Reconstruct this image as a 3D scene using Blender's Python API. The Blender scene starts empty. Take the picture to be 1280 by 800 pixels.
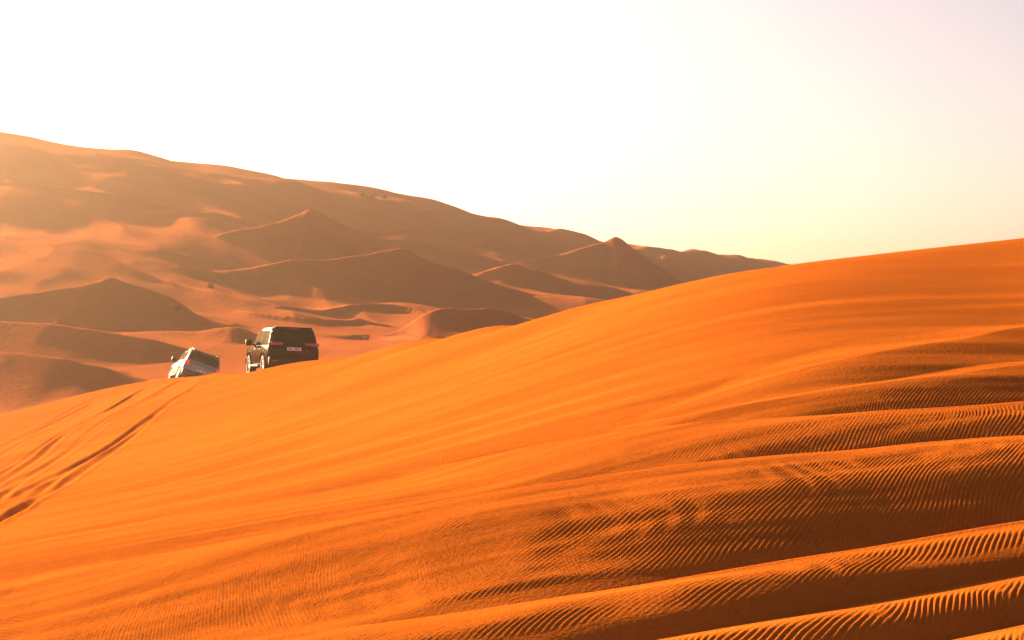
import bpy, bmesh, math, random
import numpy as np
from mathutils import Vector, Matrix

# ================================================================ camera, sky, sun, exposure
scene = bpy.context.scene
COL = scene.collection
random.seed(5)

cam_data = bpy.data.cameras.new("camera")
cam_data.sensor_fit = 'HORIZONTAL'
cam_data.sensor_width = 36.0
cam_data.lens = 36.0 * 2400.0 / 1280.0
cam_data.clip_start = 0.1
cam_data.clip_end = 20000.0
camera = bpy.data.objects.new("camera", cam_data)
COL.objects.link(camera)
camera.location = (0, 0, 0)
camera.rotation_euler = (math.pi / 2, 0, 0)
scene.camera = camera

SUN_AZ = math.radians(-40.0)      # left of the view direction, a little ahead of the camera
SUN_EL = math.radians(15.5)
sun_dir = Vector((math.sin(SUN_AZ) * math.cos(SUN_EL), math.cos(SUN_AZ) * math.cos(SUN_EL), math.sin(SUN_EL)))
sun_data = bpy.data.lights.new("sun", 'SUN')
sun_data.energy = 5.0
sun_data.angle = math.radians(0.5)
sun_data.color = (1.0, 0.73, 0.38)
sun = bpy.data.objects.new("sun", sun_data)
COL.objects.link(sun)
sun.rotation_euler = (-sun_dir).to_track_quat('-Z', 'Y').to_euler()

world = bpy.data.worlds.new("World")
scene.world = world
world.use_nodes = True
wnt = world.node_tree
sky = wnt.nodes.new('ShaderNodeTexSky')
sky.sky_type = 'NISHITA'
sky.sun_disc = False
sky.sun_elevation = SUN_EL
sky.sun_rotation = SUN_AZ
sky.air_density = 0.5
sky.dust_density = 2.0
sky.ozone_density = 0.0
dust = wnt.nodes.new('ShaderNodeMix'); dust.data_type = 'RGBA'; dust.blend_type = 'MULTIPLY'   # desert dust warms the whole sky
dust.inputs[0].default_value = 1.0
dust.inputs[7].default_value = (0.82, 0.68, 0.60, 1)
wnt.links.new(sky.outputs[0], dust.inputs[6])
wnt.links.new(dust.outputs[2], wnt.nodes['Background'].inputs[0])
wnt.nodes['Background'].inputs[1].default_value = 0.05

scene.view_settings.view_transform = 'Standard'
scene.view_settings.look = 'None'
scene.view_settings.gamma = 1.0
scene.view_settings.use_curve_mapping = False
scene.view_settings.exposure = 2.5
scene.render.engine = 'CYCLES'
scene.cycles.use_denoising = True
scene.cycles.max_bounces = 6
scene.cycles.diffuse_bounces = 3
scene.cycles.volume_bounces = 0

# ================================================================ terrain mathematics (world metres)
# ---------------------------------------------------------------- numpy helpers
def smooth01(t):
    t = np.clip(t, 0.0, 1.0)
    return t * t * (3 - 2 * t)

_rng = np.random.RandomState(11)
_PERM = np.concatenate([_rng.permutation(256)] * 3)
_GRAD = np.stack([np.cos(np.arange(256) * 2.399963), np.sin(np.arange(256) * 2.399963)], 1)

def gnoise(x, y):
    """gradient noise, about -0.7 .. 0.7"""
    xi = np.floor(x).astype(np.int64); yi = np.floor(y).astype(np.int64)
    xf = x - xi; yf = y - yi
    u = xf ** 3 * (xf * (xf * 6 - 15) + 10); v = yf ** 3 * (yf * (yf * 6 - 15) + 10)
    def g(ix, iy, fx, fy):
        h = _PERM[_PERM[ix & 255] + (iy & 255)]
        gr = _GRAD[h]
        return gr[..., 0] * fx + gr[..., 1] * fy
    a = g(xi, yi, xf, yf); b = g(xi + 1, yi, xf - 1, yf)
    c = g(xi, yi + 1, xf, yf - 1); d = g(xi + 1, yi + 1, xf - 1, yf - 1)
    return (a + (b - a) * u) * (1 - v) + (c + (d - c) * u) * v

def fbm(x, y, n=3):
    s = 0.0; a = 1.0
    for i in range(n):
        s = s + a * gnoise(x * 2 ** i + 17.3 * i, y * 2 ** i - 9.1 * i); a *= 0.5
    return s

class Sheet:
    """thin plate spline through scattered (x, y, z) survey points"""
    def __init__(self, pts, scale):
        p = np.array(pts, float); self.s = scale
        self.q = p[:, :2] / scale
        n = len(p)
        K = self._k(self.q[:, None, :] - self.q[None, :, :])
        P = np.concatenate([np.ones((n, 1)), self.q], 1)
        A = np.zeros((n + 3, n + 3)); A[:n, :n] = K + 1e-5 * np.eye(n); A[:n, n:] = P; A[n:, :n] = P.T
        self.w = np.linalg.solve(A, np.concatenate([p[:, 2], np.zeros(3)]))
    @staticmethod
    def _k(d):
        r2 = (d ** 2).sum(-1)
        return 0.5 * r2 * np.log(r2 + 1e-12)
    def __call__(self, x, y):
        shp = np.shape(x)
        x = np.ravel(x) / self.s; y = np.ravel(y) / self.s
        z = self.w[-3] + self.w[-2] * x + self.w[-1] * y
        for i in range(len(self.q)):
            r2 = (x - self.q[i, 0]) ** 2 + (y - self.q[i, 1]) ** 2
            z += self.w[i] * 0.5 * r2 * np.log(r2 + 1e-12)
        return z.reshape(shp)

def softplus(t):
    return np.where(t > 30, t, np.log1p(np.exp(np.minimum(t, 30))))

def polyline_st(px, py, pts):
    """signed distance (positive on the right of the line's direction) and arc parameter 0..n-1"""
    best = np.full(px.shape, 1e30); sg = np.zeros(px.shape); tt = np.zeros(px.shape)
    n = len(pts)
    for i in range(n - 1):
        ax, ay = pts[i]; bx, by = pts[i + 1]
        dx, dy = bx - ax, by - ay
        L2 = dx * dx + dy * dy
        t = ((px - ax) * dx + (py - ay) * dy) / L2
        tc = np.clip(t, 0, 1)
        ex = px - ax - tc * dx; ey = py - ay - tc * dy
        d2 = ex * ex + ey * ey
        cr = (px - ax) * dy - (py - ay) * dx
        m = d2 < best
        best = np.where(m, d2, best); sg = np.where(m, np.sign(cr), sg); tt = np.where(m, i + tc, tt)
    return sg * np.sqrt(best), tt

def spline_pts(pts, m=4):
    """Catmull-Rom refinement of a list of rows"""
    p = np.array(pts, float)
    q = np.vstack([2 * p[0] - p[1], p, 2 * p[-1] - p[-2]])
    out = []
    for i in range(1, len(q) - 2):
        for k in range(m):
            t = k / m
            out.append(0.5 * ((2 * q[i]) + (-q[i - 1] + q[i + 1]) * t + (2 * q[i - 1] - 5 * q[i] + 4 * q[i + 1] - q[i + 2]) * t * t
                              + (-q[i - 1] + 3 * q[i] - 3 * q[i + 1] + q[i + 2]) * t ** 3))
    out.append(p[-1])
    return np.array(out)

def stamp(inc, x, y, ridge, soft=0.16):
    """raise inc (in place, by maximum) with one dune ridge: crest rows (x, y, height), its slip side towards -y"""
    rows, wb, wf, pb, pf = ridge
    r = spline_pts(rows, 12)
    r = r[np.argsort(r[:, 0])]
    hmax = r[:, 2].max()
    ext = 3.0 * hmax
    rx = np.concatenate([[r[0, 0] - ext], r[:, 0], [r[-1, 0] + ext]])
    ry = np.concatenate([[r[0, 1]], r[:, 1], [r[-1, 1]]])
    rh = np.concatenate([[0.0], np.maximum(r[:, 2], 0), [0.0]])
    pad = max(wb, wf) * hmax + (8 if r.shape[1] > 3 else 2)
    m = (x > rx[0]) & (x < rx[-1]) & (y > ry.min() - pad) & (y < ry.max() + pad)
    if not m.any():
        return None
    xs = x[m]
    slope = np.interp(xs, rx, np.gradient(ry, rx + 1e-7 * np.arange(len(rx))))
    s = (np.interp(xs, rx, ry) - y[m]) / np.sqrt(1 + np.clip(slope, -1.5, 1.5) ** 2)
    h = np.interp(xs, rx, rh) + 1e-6
    e = soft * hmax
    s0 = s
    s = np.sign(s) * (np.sqrt(s * s + e * e) - e)
    b = -s / (wb * h)
    if r.shape[1] > 3:
        f = s / np.interp(xs, r[:, 0], r[:, 3])
    else:
        f = s / (wf * h)
    back = np.clip(1 - b, 0, 1) ** pb
    if pf > 1:          # flank ridge: a flat crest, a convex face and a sharp foot; where it dies out a soft swell
        u = np.clip(f, 0, 1)
        swell = (1 - u) ** 2 * (1 + 2 * u)
        k = smooth01(h / hmax * 1.3 - 0.2)
        front = (1 + 0.9 * u - 1.9 * u ** pf) * k + swell * (1 - k)
    else:               # slip face at the angle of repose
        front = np.clip(1 - f, 0, 1) ** (1 / pf)
    prof = np.where(s >= 0, front, back)
    inc[m] = np.maximum(inc[m], h * prof)
    return m, s0, h

# ---- surveyed points and crest lines, in metres
NEAR_POINTS = [
    (-36.033, 92.0, -5.116),
    (-22.933, 86.0, -4.693),
    (-19.35, 86.0, -3.879),
    (-15.562, 83.0, -2.709),
    (-13.333, 80.0, -2.269),
    (-11.871, 77.0, -2.047),
    (-8.525, 66.0, -1.561),
    (-6.226, 62.0, -0.968),
    (-4.388, 58.5, -0.79),
    (-3.033, 56.0, -0.49),
    (-2.025, 54.0, -0.129),
    (-1.083, 52.0, -0.215),
    (-0.104, 50.0, 0.237),
    (0.808, 48.5, 0.228),
    (1.958, 47.0, 0.68),
    (3.128, 45.5, 0.954),
    (4.135, 44.3, 1.125),
    (4.996, 43.6, 1.347),
    (5.76, 43.2, 1.48),
    (6.51, 43.4, 1.568),
    (8.433, 44.0, 1.845),
    (10.407, 44.6, 2.085),
    (12.053, 45.2, 2.265),
    (14.567, 46.0, 2.452),
    (18.8, 47.0, 2.6),
    (-4.8, 18.0, -3.0),
    (-5.867, 22.0, -2.8),
    (-7.467, 28.0, -3.0),
    (-10.667, 40.0, -3.55),
    (-13.867, 52.0, -3.92),
    (-18.133, 68.0, -4.2),
    (-8.55, 18.0, -3.4),
    (-13.3, 28.0, -3.9),
    (-21.375, 45.0, -4.9),
    (-38.0, 80.0, -6.2),
    (-2.196, 17.0, -2.83),
    (-2.583, 20.0, -2.45),
    (-3.1, 24.0, -2.3),
    (-3.875, 30.0, -2.35),
    (-4.908, 38.0, -2.35),
    (-6.458, 50.0, -2.13),
    (0.0, 16.5, -2.75),
    (0.0, 19.0, -2.32),
    (0.0, 22.0, -1.97),
    (0.0, 28.0, -1.46),
    (0.0, 34.0, -1.0),
    (0.0, 42.0, -0.45),
    (2.16, 16.2, -2.71),
    (2.533, 19.0, -2.25),
    (2.933, 22.0, -1.72),
    (3.467, 26.0, -1.0),
    (4.133, 31.0, -0.2),
    (4.933, 37.0, 0.65),
    (4.267, 16.0, -2.67),
    (5.067, 19.0, -2.2),
    (5.867, 22.0, -1.6),
    (6.933, 26.0, -0.9),
    (8.267, 31.0, -0.12),
    (9.733, 36.5, 0.72),
    (10.933, 41.0, 1.45),
    (6.625, 15.0, -2.6),
    (8.833, 20.0, -1.8),
    (11.925, 27.0, -0.5),
    (15.9, 36.0, 1.2),
    (0.0, 8.0, -2.6),
    (-4.0, 8.0, -2.9),
    (4.0, 8.0, -2.6),
    (0.0, 0.0, -1.75),
    (0.0, -8.0, -1.6),
    (-12.0, 0.0, -2.8),
    (14.0, 0.0, -1.9),
    (-20.0, -20.0, -2.0),
    (20.0, -20.0, -2.0),
    (-46.843, 119.6, -7.521),
    (-25.155, 111.8, -5.597),
    (-17.333, 104.0, -4.39),
    (-11.083, 85.8, -3.374),
    (-5.704, 76.05, -0.624),
    (-2.632, 70.2, -0.182),
    (-0.135, 65.0, 0.165),
    (2.546, 61.1, 0.683),
    (5.375, 57.59, 1.152),
    (7.488, 56.16, 1.42),
    (10.963, 57.2, 1.777),
    (15.669, 58.76, 2.211),
    (24.44, 61.1, 2.73),
]
FAR_POINTS = [
    (-145.61, 260.8, 30.43),
    (-126.35, 266.0, 29.93),
    (-106.22, 271.2, 28.82),
    (-90.13, 273.8, 27.95),
    (-73.71, 276.4, 27.29),
    (-70.38, 276.92, 26.54),
    (-67.05, 277.44, 25.66),
    (-64.86, 277.96, 25.48),
    (-61.03, 279.0, 25.11),
    (-58.34, 280.04, 25.32),
    (-55.63, 281.08, 25.41),
    (-52.99, 282.64, 24.73),
    (-49.83, 284.72, 23.73),
    (-47.12, 286.28, 23.08),
    (-44.38, 287.84, 23.15),
    (-41.07, 289.92, 23.07),
    (-35.9, 294.08, 22.42),
    (-33.69, 296.16, 21.72),
    (-30.5, 298.76, 21.78),
    (-26.46, 302.4, 21.67),
    (-22.35, 306.56, 21.2),
    (-17.54, 311.76, 20.65),
    (-13.56, 315.92, 20.34),
    (-10.67, 320.08, 19.34),
    (-4.26, 329.44, 17.16),
    (3.99, 341.92, 16.95),
    (8.78, 357.0, 16.14),
    (15.2, 364.8, 15.05),
    (20.21, 367.4, 15.0),
    (27.15, 385.6, 14.62),
    (32.34, 396.0, 14.52),
    (42.37, 416.8, 13.72),
    (51.97, 437.6, 12.58),
    (61.12, 458.4, 12.22),
    (84.53, 494.8, 11.34),
    (121.52, 520.8, 9.76),
    (195.94, 546.8, 7.97),
    (-196.58, 352.08, 29.43),
    (-143.4, 366.12, 27.82),
    (-99.5, 373.14, 26.29),
    (-90.51, 374.54, 24.66),
    (-82.39, 376.65, 24.11),
    (-75.1, 379.46, 24.41),
    (-67.27, 384.37, 22.73),
    (-59.91, 388.58, 22.15),
    (-48.47, 397.01, 21.42),
    (-41.17, 403.33, 20.78),
    (-30.18, 413.86, 20.2),
    (-18.3, 426.49, 19.34),
    (-5.74, 444.74, 16.16),
    (11.85, 481.95, 15.14),
    (27.28, 495.99, 14.0),
    (43.66, 534.6, 13.52),
    (70.15, 590.76, 11.58),
    (114.11, 667.98, 10.34),
    (264.51, 738.18, 6.97),
    (-25.33, 95.0, -4.99),
    (-29.47, 110.52, -3.78),
    (-32.11, 120.4, -3.11),
    (-35.57, 133.4, -1.11),
    (-39.32, 147.44, 0.74),
    (-45.7, 171.36, 4.28),
    (-51.8, 194.24, 8.09),
    (-59.84, 224.4, 14.03),
    (-67.47, 253.0, 20.56),
    (-45.12, 95.0, -5.38),
    (-52.5, 110.52, -4.33),
    (-59.66, 125.6, -3.24),
    (-74.48, 156.8, 0.0),
    (-89.3, 188.0, 5.48),
    (-104.12, 219.2, 15.53),
    (-13.46, 95.0, -3.01),
    (-15.58, 110.0, -3.35),
    (-17.65, 124.56, -2.39),
    (-20.0, 141.2, -0.94),
    (-22.51, 158.88, 0.79),
    (-25.9, 182.8, 3.66),
    (-30.69, 216.6, 8.84),
    (-36.06, 254.56, 15.7),
    (0.0, 110.0, -2.06),
    (0.0, 125.6, -1.57),
    (0.0, 146.4, -1.1),
    (0.0, 181.76, 0.3),
    (0.0, 211.4, 2.82),
    (0.0, 253.0, 6.75),
    (0.0, 297.2, 11.39),
    (11.92, 110.0, -1.38),
    (15.86, 146.4, -0.73),
    (27.13, 250.4, 1.67),
    (38.39, 354.4, 6.5),
    (30.25, 110.0, -1.38),
    (43.12, 156.8, -0.33),
    (71.72, 260.8, 1.63),
    (114.62, 416.8, 4.86),
    (-95.26, 55.0, -3.34),
    (-259.81, 150.0, -2.2),
    (-779.42, 450.0, 1.4),
    (-110.0, 0.0, -3.34),
    (-300.0, 0.0, -2.2),
    (-900.0, 0.0, 1.4),
    (-95.26, -55.0, -3.34),
    (-259.81, -150.0, -2.2),
    (-779.42, -450.0, 1.4),
    (55.0, -95.26, -3.34),
    (150.0, -259.81, -2.2),
    (450.0, -779.42, 1.4),
    (95.26, -55.0, -3.34),
    (259.81, -150.0, -2.2),
    (779.42, -450.0, 1.4),
    (110.0, 0.0, -3.34),
    (300.0, 0.0, -2.2),
    (900.0, 0.0, 1.4),
    (95.26, 55.0, -3.34),
    (259.81, 150.0, -2.2),
    (779.42, 450.0, 1.4),
    (0.0, -110.0, -3.34),
    (0.0, -300.0, -2.2),
    (0.0, -900.0, 1.4),
    (-899.9, 1072.46, 14.0),
    (899.9, 1072.46, 14.0),
    (591.67, 1268.83, 14.0),
    (-591.67, 1268.83, 14.0),
    (243.11, 1378.73, 14.0),
    (-19.54, 35.0, -6.0),
    (-34.62, 62.0, -6.0),
    (-13.71, 35.0, -6.0),
    (-24.28, 62.0, -6.0),
    (-9.33, 35.0, -6.0),
    (-16.53, 62.0, -6.0),
    (-4.96, 35.0, -6.0),
    (-8.78, 62.0, -6.0),
    (0.0, 35.0, -6.0),
    (0.0, 62.0, -6.0),
    (3.79, 35.0, -6.0),
    (6.72, 62.0, -6.0),
    (9.62, 35.0, -6.0),
    (17.05, 62.0, -6.0),
    (16.92, 35.0, -6.0),
    (29.97, 62.0, -6.0),
]
CREST = [
    (-36.03, 92.0),
    (-22.93, 86.0),
    (-19.35, 86.0),
    (-15.56, 83.0),
    (-13.33, 80.0),
    (-11.87, 77.0),
    (-8.53, 66.0),
    (-6.23, 62.0),
    (-4.39, 58.5),
    (-3.03, 56.0),
    (-2.02, 54.0),
    (-1.08, 52.0),
    (-0.1, 50.0),
    (0.81, 48.5),
    (1.96, 47.0),
    (3.13, 45.5),
    (4.13, 44.3),
    (5.0, 43.6),
    (5.76, 43.2),
    (6.51, 43.4),
    (8.43, 44.0),
    (10.41, 44.6),
    (12.05, 45.2),
    (14.57, 46.0),
    (18.8, 47.0),
]
SKYLINE = [
    (-145.61, 260.8),
    (-126.35, 266.0),
    (-106.22, 271.2),
    (-90.13, 273.8),
    (-73.71, 276.4),
    (-70.38, 276.92),
    (-67.05, 277.44),
    (-64.86, 277.96),
    (-61.03, 279.0),
    (-58.34, 280.04),
    (-55.63, 281.08),
    (-52.99, 282.64),
    (-49.83, 284.72),
    (-47.12, 286.28),
    (-44.38, 287.84),
    (-41.07, 289.92),
    (-35.9, 294.08),
    (-33.69, 296.16),
    (-30.5, 298.76),
    (-26.46, 302.4),
    (-22.35, 306.56),
    (-17.54, 311.76),
    (-13.56, 315.92),
    (-10.67, 320.08),
    (-4.26, 329.44),
    (3.99, 341.92),
    (8.78, 357.0),
    (15.2, 364.8),
    (20.21, 367.4),
    (27.15, 385.6),
    (32.34, 396.0),
    (42.37, 416.8),
    (51.97, 437.6),
    (61.12, 458.4),
    (84.53, 494.8),
    (121.52, 520.8),
    (195.94, 546.8),
]
SHRUBS = [
    ('shrub', 'small dark green shrub just below the far skyline, middle of a row of three', -20.76, 286.35, 0.85, 0.75, 'dark', 1),
    ('shrub', 'pale green shrub just below the far skyline, right of the dark green one', -19.4, 291.01, 1.05, 0.9, 'pale', 2),
    ('shrub', 'faint pale shrub just below the far skyline, left end of a row of three', -22.49, 287.17, 0.9, 0.7, 'pale', 3),
    ('shrub', 'dry brown shrub on the dune slope above the black car', -27.33, 173.96, 0.7, 0.5, 'dry', 4),
    ('shrub', 'dry brown shrub on the dune slope above the white car', -25.85, 148.77, 0.6, 0.4, 'dry', 5),
]
BLACK_CAR = (-8.75, 72.4, -2.16, 18, 2.6, -1)     # x, y, z, heading, roll, pitch
WHITE_CAR = (-16.74, 99.3, -3.55, 18, 19.6, -3)
HILL_RIDGES = [
    ([(-59.87, 266.11, 0.0), (-55.1, 260.32, 0.6), (-51.26, 257.37, 0.9), (-44.77, 258.91, 1.1), (-37.72, 258.67, 1.1), (-30.4, 253.36, 1.2), (-27.27, 256.66, 1.0)], 7, 2.1, 1.6, 0.75),
    ([(-32.46, 207.76, 0.06), (-30.56, 209.57, 0.79), (-28.07, 211.88, 1.68), (-25.81, 215.12, 2.54), (-24.03, 217.62, 3.54), (-22.88, 218.81, 4.42), (-21.11, 220.33, 4.16), (-18.54, 222.5, 3.06), (-15.47, 225.03, 0.46), (-13.68, 226.48, 0.05)], 5, 2.6, 1.5, 0.65),
    ([(-30.72, 189.04, 0.1), (-28.75, 189.04, 0.46), (-26.78, 189.04, 0.92), (-23.67, 189.39, 1.49), (-19.93, 191.32, 1.94), (-16.94, 193.58, 2.93), (-13.93, 196.66, 3.63), (-12.39, 198.21, 3.85), (-10.9, 199.67, 3.96), (-9.87, 200.68, 3.48), (-8.42, 202.07, 2.93), (-5.21, 204.93, 2.32), (-2.67, 206.48, 1.52), (0.61, 208.43, 0.45), (3.93, 209.59, 0.05), (8.35, 210.88, 0.05)], 5, 2.6, 1.5, 0.65),
    ([(-6.01, 221.8, 0.05), (-4.82, 222.24, 0.31), (-3.16, 222.85, 1.0), (-0.28, 223.9, 2.14), (2.63, 225.29, 1.96), (6.16, 227.29, 1.54), (10.94, 230.3, 1.45), (16.07, 233.76, 0.05)], 5, 2.6, 1.5, 0.65),
    ([(-1.66, 264.96, 0.05), (0.44, 266.82, 0.05), (5.08, 270.83, 1.18), (9.86, 275.24, 3.62), (13.36, 278.79, 4.91), (15.45, 280.87, 6.13), (18.32, 283.68, 5.29), (21.64, 285.33, 3.55), (25.12, 287.04, 0.9), (28.89, 288.88, 0.05)], 4, 2.3, 1.4, 0.7),
    ([(25.26, 346.48, 0.05), (27.56, 348.14, 1.25), (30.97, 353.92, 1.5), (34.56, 360.65, 1.0), (39.46, 371.39, 1.0), (44.93, 378.35, 0.1)], 5, 3.2, 1.5, 0.65),
    ([(-10.37, 146.4, 0.05), (-9.18, 146.94, 0.28), (-8.17, 147.4, 0.76), (-7.09, 147.89, 1.56), (-5.9, 149.07, 1.98), (-4.39, 150.65, 2.0), (-2.86, 152.32, 2.07), (-0.97, 154.49, 2.08), (1.31, 157.03, 1.52), (4.0, 159.92, 0.05)], 4.5, 3.6, 1.5, 0.6),
    ([(-23.61, 159.64, 0.0), (-20.89, 156.69, 0.25), (-18.07, 154.92, 0.35), (-15.63, 154.33, 0.4), (-13.39, 156.81, 0.4), (-10.75, 161.18, 0.2), (-9.47, 162.36, 0.0)], 7, 2.1, 1.6, 0.75),
    ([(-15.81, 145.95, 0.0), (-13.22, 144.18, 0.25), (-10.19, 143.83, 0.3), (-5.86, 134.03, 0.25), (-3.55, 141.82, 0.05)], 7, 2.1, 1.6, 0.75),
    ([(-20.97, 162.36, 0.0), (-19.2, 164.6, 0.3), (-14.8, 173.22, 0.45), (-11.26, 174.4, 0.55), (-9.02, 173.22, 0.3), (-7.09, 170.15, 0.05)], 7, 2.1, 1.6, 0.75),
    ([(-65.18, 135.2, 0.05), (-52.18, 137.9, 0.85), (-41.18, 141.2, 1.55), (-38.53, 144.48, 1.75), (-36.19, 147.22, 1.63), (-33.99, 149.68, 1.96), (-32.73, 151.05, 2.56), (-31.69, 151.51, 2.97), (-30.25, 151.27, 2.63), (-28.3, 150.94, 2.21), (-26.36, 150.61, 1.74), (-24.71, 150.12, 0.97), (-22.73, 149.47, 0.39), (-19.8, 148.48, 0.05)], 4, 3.6, 1.5, 0.7),
    ([(-33.55, 161.06, 0.0), (-31.65, 158.58, 0.35), (-29.58, 154.69, 0.5), (-27.06, 155.39, 0.5), (-25.02, 153.98, 0.45), (-22.52, 151.38, 0.25), (-19.84, 150.67, 0.05)], 8, 3, 1.6, 1),
    ([(-51.24, 192.16, 0.05), (-48.43, 189.01, 0.25), (-43.54, 183.34, 0.82), (-40.5, 180.0, 1.15), (-36.66, 175.96, 0.77), (-33.2, 172.46, 0.48), (-30.89, 170.41, 0.18), (-28.79, 168.52, 0.05), (-26.06, 166.76, 0.05), (-23.86, 166.0, 0.05), (-21.33, 165.12, 0.05)], 5, 3.2, 1.5, 0.65),
    ([(-62.62, 132.65, 0.05), (-49.62, 130.88, 0.97), (-38.62, 128.72, 1.77), (-34.09, 127.83, 1.86), (-31.29, 127.28, 1.89), (-28.51, 126.72, 1.7), (-26.31, 126.28, 1.34), (-24.61, 125.94, 1.11), (-23.36, 125.68, 0.93), (-21.29, 125.26, 0.5), (-19.08, 124.8, 0.12), (-17.91, 124.56, 0.05)], 6, 6.0, 1.5, 0.7),
    ([(-28.4, 139.12, 0.05), (-27.09, 138.33, 0.05), (-25.01, 137.06, 0.23), (-22.47, 135.48, 0.45), (-21.18, 134.8, 0.69), (-20.23, 134.48, 0.9), (-18.99, 134.07, 1.0), (-17.3, 133.92, 0.5), (-15.62, 133.92, 0.05)], 4.5, 3.6, 1.5, 0.6),
    ([(-57.31, 113.75, 0.05), (-44.31, 112.53, 1.12), (-33.31, 111.04, 2.03), (-29.47, 110.52, 1.88), (-28.09, 110.52, 1.75), (-26.02, 110.52, 1.49), (-24.64, 110.52, 1.16), (-23.49, 110.52, 0.9), (-22.1, 110.52, 0.37), (-20.26, 110.52, 0.05)], 7, 9.0, 1.5, 0.75),
    ([(-33.3, 183.72, 0.0), (-30.78, 184.67, 0.45), (-25.68, 189.62, 0.65), (-21.38, 186.55, 0.75), (-18.01, 181.6, 0.5), (-14.96, 179.47, 0.1)], 7, 2.1, 1.6, 0.75),
    ([(-43.11, 224.91, 0.0), (-40.64, 224.21, 0.45), (-36.8, 226.45, 0.65), (-33.25, 226.09, 0.6), (-31.13, 227.75, 0.25)], 7, 2.1, 1.6, 0.75),
    ([(-27.69, 295.38, 0.0), (-22.83, 288.41, 0.65), (-20.77, 286.53, 0.8), (-17.92, 286.76, 0.8), (-13.52, 287.23, 0.65), (-9.79, 293.84, 0.1)], 7, 2.1, 1.6, 0.75),
    ([(-8.95, 268.59, 0.0), (-4.58, 274.84, 0.6), (1.24, 298.68, 0.7), (6.25, 299.98, 0.5), (10.36, 310.84, 0.1)], 7, 2.1, 1.6, 0.75),
    ([(-21.31, 232.47, 0.0), (-17.55, 247.81, 0.5), (-12.58, 274.37, 0.7), (-7.15, 285.94, 0.6), (-2.5, 299.74, 0.15)], 7, 2.1, 1.6, 0.75),
    ([(-66.6, 235.06, 0.0), (-62.18, 233.18, 0.6), (-56.24, 232.7, 0.8), (-49.98, 230.7, 0.8), (-44.47, 232.0, 0.6), (-40.5, 237.07, 0.1)], 7, 2.1, 1.6, 0.75),
]
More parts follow.
